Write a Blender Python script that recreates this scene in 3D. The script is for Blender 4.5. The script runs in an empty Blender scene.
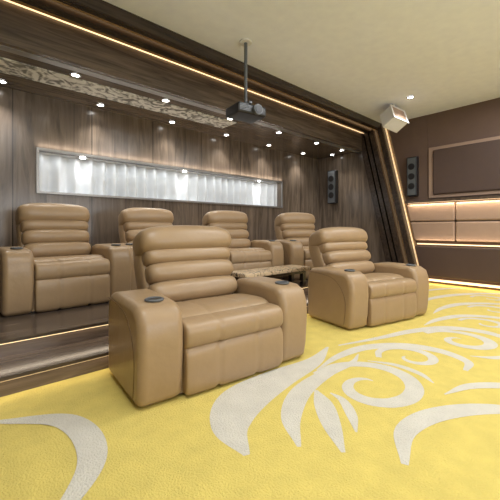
import bpy, bmesh, math, random
from mathutils import Vector, Matrix
random.seed(3)
S = bpy.context.scene
COL = S.collection
S.view_settings.view_transform = 'Standard'

# ------------------------------------------------------------------ materials
def newmat(name):
    m = bpy.data.materials.new(name); m.use_nodes = True
    nt = m.node_tree
    return m, nt, nt.nodes['Principled BSDF']

def plain(name, col, rough=.5, metal=0, emit=None, es=0, bump=0, bscale=60, var=.07):
    m, nt, b = newmat(name)
    n = nt.nodes.new('ShaderNodeTexNoise'); n.inputs['Scale'].default_value = 9
    tc = nt.nodes.new('ShaderNodeTexCoord'); nt.links.new(tc.outputs['Object'], n.inputs['Vector'])
    r = nt.nodes.new('ShaderNodeValToRGB')
    r.color_ramp.elements[0].color = (*[c*(1-var) for c in col], 1)
    r.color_ramp.elements[1].color = (*[min(1, c*(1+var)) for c in col], 1)
    nt.links.new(n.outputs['Fac'], r.inputs['Fac']); nt.links.new(r.outputs['Color'], b.inputs['Base Color'])
    b.inputs['Roughness'].default_value = rough; b.inputs['Metallic'].default_value = metal
    if emit:
        b.inputs['Emission Color'].default_value = (*emit, 1); b.inputs['Emission Strength'].default_value = es
    if bump:
        n2 = nt.nodes.new('ShaderNodeTexNoise'); n2.inputs['Scale'].default_value = bscale
        n2.inputs['Detail'].default_value = 4
        nt.links.new(tc.outputs['Object'], n2.inputs['Vector'])
        bp = nt.nodes.new('ShaderNodeBump'); bp.inputs['Strength'].default_value = bump
        bp.inputs['Distance'].default_value = .01
        nt.links.new(n2.outputs['Fac'], bp.inputs['Height']); nt.links.new(bp.outputs['Normal'], b.inputs['Normal'])
    return m

def wood(name, c1, c2, rough=.3, scale=(7, 7, .5), plank=0.0):
    m, nt, b = newmat(name)
    N = nt.nodes; L = nt.links
    tc = N.new('ShaderNodeTexCoord'); mp = N.new('ShaderNodeMapping'); mp.inputs['Scale'].default_value = scale
    L.new(tc.outputs['Object'], mp.inputs['Vector'])
    n = N.new('ShaderNodeTexNoise'); n.inputs['Scale'].default_value = 2.2; n.inputs['Detail'].default_value = 7
    n.inputs['Roughness'].default_value = .62; n.inputs['Distortion'].default_value = .8
    L.new(mp.outputs[0], n.inputs['Vector'])
    r = N.new('ShaderNodeValToRGB'); e = r.color_ramp.elements
    e[0].position = .34; e[0].color = (*c1, 1); e[1].position = .70; e[1].color = (*c2, 1)
    L.new(n.outputs['Fac'], r.inputs['Fac'])
    out = r.outputs['Color']
    if plank:
        sp = N.new('ShaderNodeSeparateXYZ'); L.new(tc.outputs['Object'], sp.inputs[0])
        ad = N.new('ShaderNodeMath'); ad.operation = 'ADD'; L.new(sp.outputs['X'], ad.inputs[0]); L.new(sp.outputs['Y'], ad.inputs[1])
        mu = N.new('ShaderNodeMath'); mu.operation = 'MULTIPLY'; mu.inputs[1].default_value = 1/plank; L.new(ad.outputs[0], mu.inputs[0])
        fr = N.new('ShaderNodeMath'); fr.operation = 'FRACT'; L.new(mu.outputs[0], fr.inputs[0])
        lt = N.new('ShaderNodeMath'); lt.operation = 'LESS_THAN'; lt.inputs[1].default_value = .012/plank; L.new(fr.outputs[0], lt.inputs[0])
        mx = N.new('ShaderNodeMix'); mx.data_type = 'RGBA'
        L.new(lt.outputs[0], mx.inputs['Factor']); L.new(out, mx.inputs['A']); mx.inputs['B'].default_value = (*[c*.4 for c in c1], 1)
        out = mx.outputs['Result']
    L.new(out, b.inputs['Base Color'])
    b.inputs['Roughness'].default_value = rough
    return m

def veined(name, c1, c2, scale, rough=.2, p0=.42, p1=.56, dist=1.5):
    m, nt, b = newmat(name); N = nt.nodes; L = nt.links
    tc = N.new('ShaderNodeTexCoord')
    n = N.new('ShaderNodeTexNoise'); n.inputs['Scale'].default_value = scale; n.inputs['Detail'].default_value = 5
    n.inputs['Distortion'].default_value = dist
    L.new(tc.outputs['Object'], n.inputs['Vector'])
    r = N.new('ShaderNodeValToRGB'); e = r.color_ramp.elements
    e[0].position = p0; e[0].color = (*c1, 1); e[1].position = p1; e[1].color = (*c2, 1)
    L.new(n.outputs['Fac'], r.inputs['Fac']); L.new(r.outputs['Color'], b.inputs['Base Color'])
    b.inputs['Roughness'].default_value = rough
    return m

M_leather = plain('leather_tan', (.345, .235, .132), .36, bump=.45, bscale=9)
M_leather2 = plain('leather_seam', (.17, .105, .055), .6)
M_black = plain('black_plastic', (.012, .012, .014), .35)
M_grey = plain('grey_plastic', (.10, .11, .12), .35)
M_white = plain('white_paint', (.74, .74, .74), .6)
M_ceil = plain('ceiling_paint', (.82, .86, .98), .8)
M_wall = wood('walnut_veneer', (.085, .064, .049), (.220, .170, .128), .22, (5, 5, .45), plank=.92)
M_dark = wood('dark_wood', (.022, .015, .011), (.060, .042, .031), .25, (.6, 9, 9))
M_fasc = wood('fascia_wood', (.055, .040, .030), (.16, .118, .086), .22, (.6, 9, 9))
M_slat = wood('slat_wood', (.34, .21, .11), (.52, .36, .21), .4, (.6, 9, 9))
M_floorw = wood('platform_wood', (.070, .052, .040), (.18, .135, .105), .2, (.5, 8, 8))
M_wallr = plain('brown_wall_fabric', (.125, .078, .058), .75, bump=.3, bscale=200)
M_pad = plain('padded_suede', (.33, .225, .165), .6, bump=.3, bscale=120)
M_padd = plain('padded_dark', (.075, .045, .035), .6, bump=.3, bscale=120)
M_curt = plain('curtain_fabric', (.72, .74, .76), .9)
M_frame = plain('brushed_frame', (.30, .29, .28), .35, .6)
M_stone = veined('patterned_stone', (.03, .02, .015), (.60, .46, .30), 15, .35, .38, .48, 2.2)
M_silver = veined('silver_marble', (.22, .22, .22), (.88, .88, .86), 5, .15, .40, .56, 2.5)
M_led = plain('led_warm', (1, .8, .5), .5, emit=(1, .70, .40), es=1.6)
M_led2 = plain('led_soft', (1, .8, .5), .5, emit=(1, .66, .36), es=.8)
M_bulb = plain('bulb', (1, 1, 1), .5, emit=(1, .97, .92), es=25)
M_yel = plain('carpet_yellow', (.66, .53, .135), .95, bump=.8, bscale=110, var=.15)
M_cream = plain('carpet_cream', (.60, .57, .49), .95, bump=.8, bscale=110, var=.12)

# ------------------------------------------------------------------ helpers
def link(me, name, mat, parent=None, smooth=False):
    o = bpy.data.objects.new(name, me); COL.objects.link(o)
    if mat and not me.materials: me.materials.append(mat)
    if smooth:
        for p in me.polygons: p.use_smooth = True
    if parent: o.parent = parent
    return o

def boxes(name, L, mat, parent=None, bevel=0):
    bm = bmesh.new()
    for x0, x1, y0, y1, z0, z1 in L:
        g = bmesh.ops.create_cube(bm, size=1)
        for v in g['verts']:
            v.co = Vector(((x0+x1)/2+v.co.x*(x1-x0), (y0+y1)/2+v.co.y*(y1-y0), (z0+z1)/2+v.co.z*(z1-z0)))
    me = bpy.data.meshes.new(name); bm.to_mesh(me); bm.free()
    o = link(me, name, mat, parent, smooth=bevel > 0)
    if bevel:
        b = o.modifiers.new('bev', 'BEVEL'); b.width = bevel; b.segments = 4
        o.modifiers.new('wn', 'WEIGHTED_NORMAL')
    return o

def prism(name, pts, x0, x1, mat, parent=None, bevel=0, seg=5):
    """polygon in YZ extruded along X"""
    bm = bmesh.new()
    a = [bm.verts.new((x0, y, z)) for y, z in pts]; b = [bm.verts.new((x1, y, z)) for y, z in pts]
    n = len(pts)
    bm.faces.new(a); bm.faces.new(b[::-1])
    for i in range(n): bm.faces.new((a[i], b[i], b[(i+1) % n], a[(i+1) % n]))
    bmesh.ops.recalc_face_normals(bm, faces=bm.faces)
    me = bpy.data.meshes.new(name); bm.to_mesh(me); bm.free()
    o = link(me, name, mat, parent, smooth=bevel > 0)
    if bevel:
        m = o.modifiers.new('bev', 'BEVEL'); m.width = bevel; m.segments = seg; m.limit_method = 'ANGLE'; m.angle_limit = math.radians(50)
        o.modifiers.new('wn', 'WEIGHTED_NORMAL')
    return o

def pad(name, w, d, h, loc, tilt=0, a=3., b=7., seams=(), gd=.012, mat=None, parent=None, nx=64, nt=36, arch=0):
    """upholstered pad: superellipsoid lying along X with stitched grooves across it"""
    bm = bmesh.new(); rings = []
    R = Matrix.Rotation(tilt, 3, 'X')
    for i in range(nx+1):
        s = -math.cos(math.pi*i/nx)
        k = max(0., 1-abs(s)**b)**(1/b)
        ring = []
        g = sum(math.exp(-((s*w/2-c)/.010)**2) for c in seams)
        for j in range(nt):
            th = 2*math.pi*j/nt
            c, si = math.cos(th), math.sin(th)
            q = (abs(c)**a+abs(si)**a)**(-1/a)
            y = c*q*k*d/2; z = si*q*k*h/2
            f = 1-g*gd/(min(d, h)/2)
            y *= f; z *= f
            z += arch*(1-s*s) if z > 0 else 0
            p = R @ Vector((0, y, z))
            ring.append(bm.verts.new((loc[0]+s*w/2, loc[1]+p.y, loc[2]+p.z)))
        rings.append(ring)
    for i in range(nx):
        for j in range(nt):
            bm.faces.new((rings[i][j], rings[i][(j+1) % nt], rings[i+1][(j+1) % nt], rings[i+1][j]))
    bmesh.ops.remove_doubles(bm, verts=bm.verts, dist=1e-5)
    bmesh.ops.recalc_face_normals(bm, faces=bm.faces)
    me = bpy.data.meshes.new(name); bm.to_mesh(me); bm.free()
    return link(me, name, mat, parent, smooth=True)

def cyl(name, r, z0, z1, loc, mat, parent=None, r2=None, axis='Z', seg=40):
    bm = bmesh.new()
    bmesh.ops.create_cone(bm, cap_ends=True, segments=seg, radius1=r, radius2=r if r2 is None else r2, depth=z1-z0)
    M = {'Z': Matrix(), 'Y': Matrix.Rotation(math.pi/2, 4, 'X'), 'X': Matrix.Rotation(math.pi/2, 4, 'Y')}[axis]
    bmesh.ops.translate(bm, verts=bm.verts, vec=(0, 0, (z0+z1)/2))
    bmesh.ops.transform(bm, verts=bm.verts, matrix=Matrix.Translation(loc) @ M)
    me = bpy.data.meshes.new(name); bm.to_mesh(me); bm.free()
    return link(me, name, mat, parent)

def torus(name, R, r, loc, mat, parent=None):
    bm = bmesh.new(); n, m = 40, 10; V = []
    for i in range(n):
        A = 2*math.pi*i/n
        V.append([bm.verts.new((loc[0]+(R+r*math.cos(B))*math.cos(A), loc[1]+(R+r*math.cos(B))*math.sin(A), loc[2]+r*math.sin(B)))
                  for B in [2*math.pi*j/m for j in range(m)]])
    for i in range(n):
        for j in range(m):
            bm.faces.new((V[i][j], V[(i+1) % n][j], V[(i+1) % n][(j+1) % m], V[i][(j+1) % m]))
    me = bpy.data.meshes.new(name); bm.to_mesh(me); bm.free()
    return link(me, name, mat, parent, True)

def tube(name, pts, r, mat, parent=None):
    c = bpy.data.curves.new(name, 'CURVE'); c.dimensions = '3D'; c.bevel_depth = r; c.bevel_resolution = 2
    s = c.splines.new('NURBS'); s.points.add(len(pts)-1); s.use_endpoint_u = True; s.order_u = 3
    for p, q in zip(s.points, pts): p.co = (*q, 1)
    c.materials.append(mat)
    o = bpy.data.objects.new(name, c); COL.objects.link(o)
    if parent: o.parent = parent
    return o

def empty(name, loc=(0, 0, 0), rz=0, sc=(1, 1, 1)):
    e = bpy.data.objects.new(name, None); COL.objects.link(e)
    e.location = loc; e.rotation_euler = (0, 0, rz); e.scale = sc; e.empty_display_size = .1
    return e

def lamp(kind, loc, energy, col=(1, .93, .84), size=.1, rot=(0, 0, 0), **k):
    d = bpy.data.lights.new('lamp', kind); d.energy = energy; d.color = col
    if kind == 'AREA':
        d.size = size
        if 'sy' in k: d.shape = 'RECTANGLE'; d.size_y = k['sy']
    if kind == 'SPOT':
        d.spot_size = math.radians(k.get('cone', 100)); d.spot_blend = k.get('blend', .8); d.shadow_soft_size = size
    o = bpy.data.objects.new(k.get('name', 'lamp'), d); COL.objects.link(o); o.location = loc; o.rotation_euler = rot
    return o

# ------------------------------------------------------------------ room shell
XW, YB, CZ, AZ = 6.73, 5.0, 3.2, 2.75
XL, YF = -2.6, -3.6
boxes('floor', [(XL-.1, XW+.1, YF-.1, YB+.3, -.1, 0)], M_yel)
boxes('ceiling', [(XL, XW, YF, 3.36, CZ, CZ+.1)], M_ceil)
NX0, NX1, NZ0, NZ1 = .80, 5.38, 1.51, 2.04
boxes('wall_back', [(XL, XW, YB, YB+.12, 0, NZ0), (XL, XW, YB, YB+.12, NZ1, 3.3),
                    (XL, NX0, YB, YB+.12, NZ0, NZ1), (NX1, XW, YB, YB+.12, NZ0, NZ1)], M_wall)
boxes('niche_lining', [(NX0-.05, NX1+.05, YB+.30, YB+.33, NZ0-.05, NZ1+.05), (NX0-.05, NX1+.05, YB+.12, YB+.30, NZ0-.03, NZ0),
                       (NX0-.05, NX1+.05, YB+.12, YB+.30, NZ1, NZ1+.03), (NX0-.05, NX0, YB+.12, YB+.30, NZ0, NZ1), (NX1, NX1+.05, YB+.12, YB+.30, NZ0, NZ1)], M_white)  # closed white box lining the curtained niche, no window opening
t = .028
boxes('trim_1', [(NX0-t, NX1+t, YB-.03, YB, NZ1, NZ1+t), (NX0-t, NX1+t, YB-.03, YB, NZ0-t, NZ0),
                 (NX0-t, NX0, YB-.03, YB, NZ0, NZ1), (NX1, NX1+t, YB-.03, YB, NZ0, NZ1)], M_frame)
boxes('wall_right', [(XW, XW+.12, 2.9, YB+.12, 0, 3.3)], M_wall)
boxes('wall_right_front', [(XW, XW+.12, YF, 2.9, 0, 3.3)], M_wallr)
edge = lambda z: 3.23-.23*(3.2-z)
prism('wall_right_infill', [(2.45, .0), (edge(0), 0), (edge(3.2), 3.2), (2.45, 3.2)], XW-.006, XW, M_wallr)
boxes('wall_left', [(XL-.12, XL, YF, YB+.12, 0, 3.3)], M_wall)
boxes('wall_front', [(XL-.12, XW+.12, YF-.12, YF, 0, 3.3)], M_wallr)
# pleated curtain in the recessed niche
bm = bmesh.new(); n = 1100; prev = None
for i in range(n+1):
    x = NX0+.02+(NX1-NX0-.04)*i/n
    y = YB+.235+.048*math.sin(x*34+1.8*math.sin(x*3.1))+.010*math.sin(x*11+1)
    c = (bm.verts.new((x, y, NZ0+.004)), bm.verts.new((x, y, NZ1-.004)))
    if prev: bm.faces.new((prev[0], c[0], c[1], prev[1]))
    prev = c
me = bpy.data.meshes.new('curtain'); bm.to_mesh(me); bm.free(); link(me, 'curtain', M_curt, smooth=True)

# alcove soffit
boxes('ceiling_alcove', [(XL, XW, 3.85, YB, AZ, AZ+.06)], M_fasc)
boxes('trim_2', [(XL, XW, 3.74, 3.85, AZ-.03, 3.3)], M_fasc)
boxes('trim_3', [(XL, XW, 3.80, 3.90, AZ-.035, AZ-.03), (XL, XW, 3.87, 3.90, AZ-.03, AZ)], M_frame)
boxes('ceiling_marble_panel', [(XL+.3, 3.4, 4.14, 4.52, AZ-.012, AZ)], M_silver)
boxes('ceiling_trough', [(XL, XW, 3.36, 3.85, 3.22, 3.3)], M_dark)
boxes('trim_4', [(XL, XW, 3.60, 3.70, 3.10, 3.22)], M_slat)
boxes('trim_5', [(XL, XW, 3.48, 3.58, 3.06, 3.22)], M_dark)
boxes('trim_6', [(XL, XW, 3.41, 3.44, 3.10, 3.22)], M_slat)
boxes('trim_7', [(XL, XW, 3.28, 3.38, 3.08, 3.22)], M_dark)
boxes('led_strip_ceiling', [(XL, XW, 3.71, 3.73, 3.10, 3.18)], M_led)
boxes('led_strip_trough', [(XL, XW-.08, 3.45, 3.47, 3.12, 3.20)], M_led)

# slanted ribs on the right wall
def rib(name, ya, yb, x0, mat, zb=0.0, k=.23):
    prism(name, [(ya, 3.2), (yb, 3.2), (yb-k*(3.2-zb), zb), (ya-k*(3.2-zb), zb)], x0, XW, mat)
rib('trim_8', 3.74, 3.86, XW-.14, M_dark, .25)
rib('trim_9', 3.62, 3.70, XW-.16, M_dark, .25)
rib('trim_10', 3.48, 3.58, XW-.18, M_dark, .125)
rib('trim_11', 3.41, 3.44, XW-.12, M_slat, .125)
rib('trim_12', 3.28, 3.38, XW-.20, M_dark, .125)
rib('trim_13', 3.22, 3.27, XW-.05, M_slat)
rib('led_strip_rib', 3.45, 3.47, XW-.05, M_led2, .13)
rib('led_strip_rib', 3.25, 3.27, XW-.07, M_led2, .13)

# right wall cladding
e = empty('acoustic_cladding')
y = 1.95
yy = []
while y > YF+.5:
    y2 = max(YF+.02, y-1.15); yy.append((y2, y)); y = y2-.012
for (z0, z1) in ((.80, 1.155), (1.165, 1.50)):
    prism('pad', [(1.96, z0), (edge(z0)-.02, z0), (edge(z1)-.02, z1), (1.96, z1)], XW-.10, XW-.007, M_pad, e, .03, 4)
    for (a, b) in yy:
        boxes('pad', [(XW-.10, XW-.007, a, b, z0, z1)], M_pad, e, .035)
boxes('upper_panel', [(XW-.07, XW-.007, YF+.02, 2.34, 1.66, 2.50)], M_padd, e, .03)
boxes('upper_frame', [(XW-.035, XW-.007, YF+.02, 2.42, 1.60, 2.56)], M_pad, e, .012)
prism('lower_panel', [(YF+.02, .14), (edge(.14)-.02, .14), (edge(.7)-.02, .7), (YF+.02, .7)], XW-.14, XW-.007, M_padd, e, .02, 3)
boxes('cove_lip', [(XW-.17, XW-.007, YF+.02, 2.80, 1.545, 1.565), (XW-.17, XW-.15, YF+.02, 2.80, 1.52, 1.545)], M_fasc, e)
boxes('led_strip_wall', [(XW-.05, XW-.007, YF, 2.80, 1.525, 1.540), (XW-.05, XW-.007, YF, 2.62, .725, .745), (XW-.10, XW-.007, YF, 2.48, .05, .08)], M_led)
lamp('AREA', (XW-.13, -.2, 1.515), 24, (1, .78, .54), .03, (0, math.radians(-8), 0), sy=5.9, name='cove_light')
lamp('AREA', (XW-.13, -.2, .79), 6, (1, .78, .55), .03, (0, math.radians(180), 0), sy=5.6, name='cove_light')
lamp('AREA', (XW-.16, -.2, .12), 8, (1, .78, .55), .03, (0, math.radians(20), 0), sy=5.3, name='cove_light')

# platform with two steps
g = .003
boxes('platform', [(XL+g, XW-g, 2.86, YB-g, 0, .25)], M_floorw)
boxes('platform_step', [(XL+g, XW-g, 2.50, 2.86, 0, .125)], M_floorw)
boxes('trim_14', [(XL+g, XW-.4, 2.82, 2.87, .232, .256), (XL+g, XW-.4, 2.46, 2.51, .107, .131)], M_fasc)
boxes('led_strip_step', [(XL+g, XW-.4, 2.845, 2.858, .220, .230), (XL+g, XW-.4, 2.485, 2.498, .096, .105)], M_led2)
lamp('AREA', (2, 2.835, .225), 4, (1, .86, .68), 8, (math.radians(-15), 0, 0), sy=.02, name='step_light')
lamp('AREA', (2, 2.470, .102), 4, (1, .86, .68), 8, (math.radians(-15), 0, 0), sy=.02, name='step_light')

# ------------------------------------------------------------------ carpet swirls
ZS = [.0005]
def stroke(bm, ctl):
    ZS[0] += .0001
    P = [Vector(p) for p in ctl]; P = [2*P[0]-P[1]]+P+[2*P[-1]-P[-2]]
    pts = []
    for i in range(1, len(P)-2):
        for k in range(14):
            t = k/14
            pts.append(.5*((2*P[i])+(-P[i-1]+P[i+1])*t+(2*P[i-1]-5*P[i]+4*P[i+1]-P[i+2])*t*t+(-P[i-1]+3*P[i]-3*P[i+1]+P[i+2])*t**3))
    pts.append(P[-2]); prev = None
    for i, p in enumerate(pts):
        q = pts[min(i+1, len(pts)-1)]-pts[max(i-1, 0)]; q = Vector((q.x, q.y)).normalized()
        nn = Vector((-q.y, q.x))*max(.004, p.z)/2
        c = (bm.verts.new((p.x+nn.x, p.y+nn.y, ZS[0])), bm.verts.new((p.x-nn.x, p.y-nn.y, ZS[0])))
        if prev: bm.faces.new((prev[0], prev[1], c[1], c[0]))
        prev = c
def scroll(cx, cy, R, a0, turns, w, sgn=1, sx=1.0):
    """spiral curl: wide tail outside, tapering into the centre"""
    out = []
    n = 14
    for i in range(n+1):
        t = i/n
        r = R*(1-.82*t)
        a = a0+sgn*turns*2*math.pi*t
        out.append((cx+sx*r*math.cos(a), cy+r*math.sin(a), w*math.sin(math.pi*min(1, .12+.88*t))**.8*(1-.35*t)+.006))
    return out
strokes = [
 [(.98, 1.12, .03), (1.06, 1.34, .20), (1.28, 1.50, .30), (1.62, 1.555, .25), (2.05, 1.57, .13), (2.40, 1.68, .02)],
 [(1.20, 1.00, .02), (1.36, 1.19, .11), (1.62, 1.33, .13), (1.95, 1.38, .10), (2.25, 1.36, .05), (2.45, 1.42, .01)],
 scroll(2.02, 1.08, .36, 1.9, 1.25, .12, -1, 1.15),
 [(1.32, .84, .02), (1.46, 1.00, .10), (1.60, 1.15, .11), (1.70, 1.28, .02)],
 [(1.50, .88, .01), (1.62, .98, .06), (1.72, 1.10, .05), (1.74, 1.2, .01)],
 [(1.95, 1.46, .01), (2.3, 1.50, .07), (2.65, 1.45, .11), (2.93, 1.25, .13), (3.02, 1.0, .11), (2.93, .78, .07), (2.74, .74, .03)],
 scroll(2.70, 1.10, .26, 2.4, 1.1, .08, -1),
 [(2.38, 1.30, .01), (2.46, 1.12, .05), (2.44, .94, .05), (2.36, .82, .01)],
 [(1.45, .62, .03), (1.7, .72, .10), (2.0, .66, .12), (2.3, .45, .10), (2.5, .1, .03)],
 [(2.25, .72, .01), (2.5, .64, .07), (2.7, .45, .08), (2.8, .2, .02)],
 # right scrolls
 [(2.50, 1.64, .02), (2.95, 1.50, .06), (3.40, 1.38, .10), (3.78, 1.18, .13), (3.90, .88, .12), (3.75, .6, .04)],
 scroll(3.45, .96, .31, 1.6, 1.2, .11, -1),
 [(3.08, .80, .01), (3.18, .66, .06), (3.38, .55, .06), (3.55, .56, .01)],
 [(3.7, 1.38, .01), (4.05, 1.36, .08), (4.45, 1.22, .11), (4.65, .90, .10), (4.55, .55, .03)],
 scroll(4.25, .96, .24, 1.8, 1.0, .08, -1),
 [(4.30, 1.50, .01), (4.7, 1.52, .08), (5.15, 1.42, .12), (5.5, 1.10, .10), (5.55, .7, .03)],
 scroll(5.05, 1.06, .26, 1.8, 1.0, .09, -1),
 [(4.6, 1.82, .02), (5.2, 1.84, .09), (5.8, 1.68, .13), (6.3, 1.35, .10), (6.4, 1.0, .02)],
 scroll(5.85, 1.26, .24, 2.0, 1.0, .08, -1),
 [(5.0, 2.20, .02), (5.6, 2.18, .08), (6.2, 2.00, .09), (6.5, 1.80, .02)],
 # outside the photo
 [(.15, 1.2, .02), (.45, 1.55, .12), (.44, 1.95, .12), (.15, 2.2, .03)],
 scroll(.55, .75, .28, 0, 1.2, .10, 1),
 scroll(3.3, .05, .34, 1.2, 1.2, .11, -1),
 scroll(4.7, .0, .36, 1.2, 1.2, .12, -1),
 scroll(6.0, .3, .34, 1.2, 1.2, .12, -1),
]
bm = bmesh.new()
for s in strokes: stroke(bm, s)
me = bpy.data.meshes.new('carpet_motif'); bm.to_mesh(me); bm.free()
link(me, 'carpet_motif', M_cream)

# ------------------------------------------------------------------ recliner
def recliner(loc, rz, sc=(1, 1, 1)):
    E = empty('recliner_armchair', loc, rz, sc)
    W, AW = 1.26, .262
    sw = W-2*AW
    pts = [(.030, .001), (.006, .14), (-.006, .34), (.0, .46), (.03, .55), (.10, .59), (.30, .60), (.52, .60), (.60, .585), (.655, .53), (.67, .40), (.665, .001)]
    for s, nm in ((-1, 'arm_left'), (1, 'arm_right')):
        xo, xi = s*W/2, s*(W/2-AW)
        prism(nm, pts, min(xo, xi), max(xo, xi), M_leather, E, .050, 6)
        cx = s*(W/2-AW/2-.005)
        torus('cup_ring', .047, .008, (cx, .15, .600), M_grey, E)
        cyl('cup_disc', .045, .590, .602, (cx, .15, 0), M_black, E)  # flat black disc, its colour stands in for the hollow's shade
        xs = s*(W/2+.0005)
        tube('arm_seam', [(xs, .10, .05), (xs, .07, .20), (xs, .09, .36), (xs, .20, .50), (xs, .38, .545), (xs, .63, .545)], .0025, M_leather2, E)
    boxes('base', [(-W/2+.06, W/2-.06, .08, .64, 0, .04)], M_black, E)
    boxes('body', [(-sw/2-.02, sw/2+.02, .05, .66, .02, .34)], M_leather, E)
    q = sw/6
    pad('footrest', sw-.006, .12, .31, (0, .045, .160), 0, 4, 16, (-q*1.2, q*1.2), .008, M_leather, E)
    pad('seat_front', sw-.004, .22, .18, (0, .090, .375), 0, 2.8, 16, (-q*1.2, q*1.2), .009, M_leather, E)
    pad('seat_cushion', sw-.004, .52, .21, (0, .36, .385), math.radians(-4), 3.2, 14, (-q*1.2, q*1.2), .008, M_leather, E)
    bw = sw+.0
    B0 = Vector((0, .56, .42)); dirv = Vector((0, .40, .92)).normalized()
    tilt = -math.atan2(dirv.y, dirv.z)
    pad('back_shell', bw-.02, .16, .82, (0, .77, .56), tilt, 5, 10, (), 0, M_leather, E)
    segs = [(.115, .19, .26, sw-.01, .0, 2.5), (.270, .18, .27, bw-.01, .002, 2.5), (.405, .16, .265, bw, .002, 2.5), (.538, .235, .35, bw+.055, .020, 2.6)]
    for i, (t, hh, dd, ww, ar, aa) in enumerate(segs):
        c = B0+dirv*t
        pad('back_roll_%d' % (i+1), ww, dd, hh, (0, c.y+.025, c.z), tilt, aa, 5.0, (), 0, M_leather, E, arch=ar)
    for sx in (-1, 1):
        pad('back_wing', .08, .20, .54, (sx*(bw/2-.02), .80, .68), tilt, 3, 2.6, (), 0, M_leather, E, nx=24, nt=24)
    return E

def at_backtop(bx, by, rot, z, sc=(1, 1, 1)):
    a = math.radians(rot)
    return recliner((bx+math.sin(a)*.85, by-math.cos(a)*.85, z), a, sc)

def at_fl(x, y, rot, sc):
    a = math.radians(rot); w = 1.26*sc[0]
    return recliner((x+math.cos(a)*w/2, y+math.sin(a)*w/2, .004), a, sc)
at_fl(.745, 1.745, -5, (1.06, 1.04, .98))
at_fl(2.900, 1.755, -12, (1.03, 1.03, .975))
sc = (.91, 1, .99)
at_backtop(.84, 4.37, 2, .252, sc)
at_backtop(1.98, 4.42, -3, .252, sc)
at_backtop(3.22, 4.24, -10, .252, sc)
at_backtop(4.50, 3.88, -17, .252, sc)

# ------------------------------------------------------------------ low table
T = empty('coffee_table')
boxes('top', [(2.50, 3.72, 2.88, 3.24, .445, .495)], M_stone, T, .012)
boxes('apron', [(2.60, 3.66, 2.93, 3.20, .405, .445)], M_dark, T)
boxes('legs', [(a, a+.06, b, b+.06, .25, .405) for a in (2.60, 3.60) for b in (2.93, 3.14)], M_dark, T)
boxes('shelf', [(2.64, 3.62, 2.95, 3.18, .29, .305)], M_dark, T)

# ------------------------------------------------------------------ speakers, projector
def speaker(y0, y1, z0, z1):
    E = empty('wall_speaker')
    boxes('cabinet', [(XW-.12, XW-.007, y0, y1, z0, z1)], M_black, E, .01)
    boxes('grille', [(XW-.13, XW-.118, y0+.02, y1-.02, z0+.02, z1-.02)], M_grey, E)
    for k in (.25, .5, .75):
        cyl('driver', (y1-y0)*.33, 0, .008, (XW-.136, (y0+y1)/2, z0+(z1-z0)*k), M_black, E, axis='X')
speaker(4.42, 4.64, 1.62, 2.40)
speaker(2.60, 2.79, 1.66, 2.42)

P = empty('ceiling_projector', (2.52, 2.90, 2.365), math.radians(-8), (.88, .88, .88))
boxes('body', [(-.22, .22, -.17, .17, -.06, .075)], M_black, P, .03)
boxes('top_panel', [(-.17, .17, -.13, .13, .073, .083)], M_grey, P, .004)
cyl('lens_ring', .065, -.0, .05, (.06, -.165, .005), M_grey, P, axis='Y')
cyl('lens', .05, 0, .055, (.06, -.168, .005), M_black, P, axis='Y')
boxes('vents', [(-.20, -.06, -.176, -.168, z, z+.006) for z in (-.03, -.01, .01, .03, .05)], M_grey, P)
cyl('pole', .022, .12, .948, (0, 0, 0), M_grey, P)
boxes('mount', [(-.12, .12, -.02, .02, .10, .125), (-.02, .02, -.12, .12, .10, .125), (-.12, -.10, -.02, .02, .08, .12), (.10, .12, -.02, .02, .08, .12)], M_grey, P)
cyl('ceiling_plate', .08, .928, .948, (0, 0, 0), M_white, P)

Q = empty('ceiling_spotlight', (5.70, 2.62, 2.94))
boxes('stem', [(-.02, .02, .0, .04, .1, .26)], M_white, Q)
Q2 = empty('head', (0, 0, 0)); Q2.parent = Q; Q2.scale = (.86, .86, .86)
Q2.rotation_euler = (math.radians(-28), math.radians(12), math.radians(-20))
boxes('housing', [(-.19, .19, -.13, .17, -.17, .17)], M_white, Q2, .02)
boxes('bezel', [(-.20, .20, -.145, -.13, -.18, -.14), (-.20, .20, -.145, -.13, .14, .18), (-.20, -.16, -.145, -.13, -.14, .14), (.16, .20, -.145, -.13, -.14, .14)], M_white, Q2)
boxes('diffuser', [(-.16, .16, -.14, -.128, -.14, .14)], M_pad, Q2)

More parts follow.
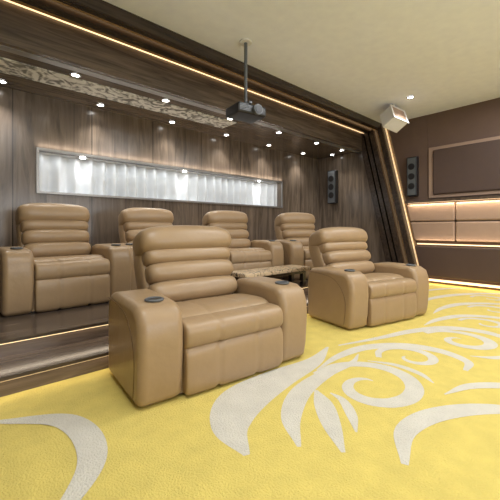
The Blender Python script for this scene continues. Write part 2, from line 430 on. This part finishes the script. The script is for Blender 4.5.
# ------------------------------------------------------------------ downlights
def downlight(x, y, z, e=0, cone=110, col=(1, .95, .88), blend=.8):
    E = empty('downlight', (x, y, z))
    torus('rim', .05, .009, (0, 0, -.010), M_frame, E)
    cyl('bulb', .04, -.010, -.003, (0, 0, 0), M_bulb, E)
    if e:
        l = lamp('SPOT', (0, 0, -.03), e, col, .06, name='beam', cone=cone, blend=blend); l.parent = E
for x in (.4, 1.5, 2.6, 3.7, 4.8, 5.9):
    downlight(x, 4.80, AZ, 55, 96, blend=1)
for x in (1.0, 2.1, 3.2, 4.3, 5.4, 6.3):
    downlight(x, 4.05, AZ, 30)
downlight(6.53, 4.45, AZ, 34, 80, blend=1)
for x, y in ((0, .2), (2.4, .4), (5.0, .9), (5.6, 2.3), (0, -2), (3, -2)):
    downlight(x, y, CZ, 30)
for x in (1.35, 3.0, 4.8):
    downlight(x, YB+.095, NZ1-.003, 6, 120, (.95, .98, 1))
lamp('AREA', ((NX0+NX1)/2, YB+.06, NZ1-.01), 9, (.92, .97, 1), NX1-NX0-.1, sy=.05, name='niche_strip')  # strip lamp added along the niche top to wash the curtain
lamp('AREA', ((NX0+NX1)/2, YB-.04, NZ1+.04), 8, (1, .93, .85), NX1-NX0, (math.radians(170), 0, 0), sy=.03, name='marble_fill')  # hidden strip added to brighten the marble panel and upper wall
for x, y in ((.6, 1.0), (3.2, 1.0), (.6, -1.6), (3.8, -1.2), (5.4, .6)):
    lamp('AREA', (x, y, CZ-.03), 37, (.95, .97, 1), 1.0, sy=1.0, name='ceiling_fill')  # broad soft fill lamps added under the ceiling, without fixtures
boxes('projection_screen', [(0, 4.4, YF+.003, YF+.05, .8, 2.9)], M_white)
lamp('AREA', (2.2, YF+.08, 1.9), 170, (.94, .965, 1), 4.0, rot=(math.radians(108), 0, 0), sy=2.0, name='front_fill')  # frontal fill added in front of the unseen screen, for the chair fronts

# ------------------------------------------------------------------ camera / world
w = bpy.data.worlds.new('world'); S.world = w; w.use_nodes = True
w.node_tree.nodes['Background'].inputs[0].default_value = (.9, .9, 1, 1)
w.node_tree.nodes['Background'].inputs[1].default_value = .2
cd = bpy.data.cameras.new('camera'); cam = bpy.data.objects.new('camera', cd); COL.objects.link(cam)
cam.location = (0, 0, 1.02); cam.rotation_euler = (math.radians(90), 0, math.radians(-41.73))
cd.sensor_width = 36; cd.lens = 330/500*36; cd.shift_y = -21/500
cd.clip_start = .05
S.camera = cam
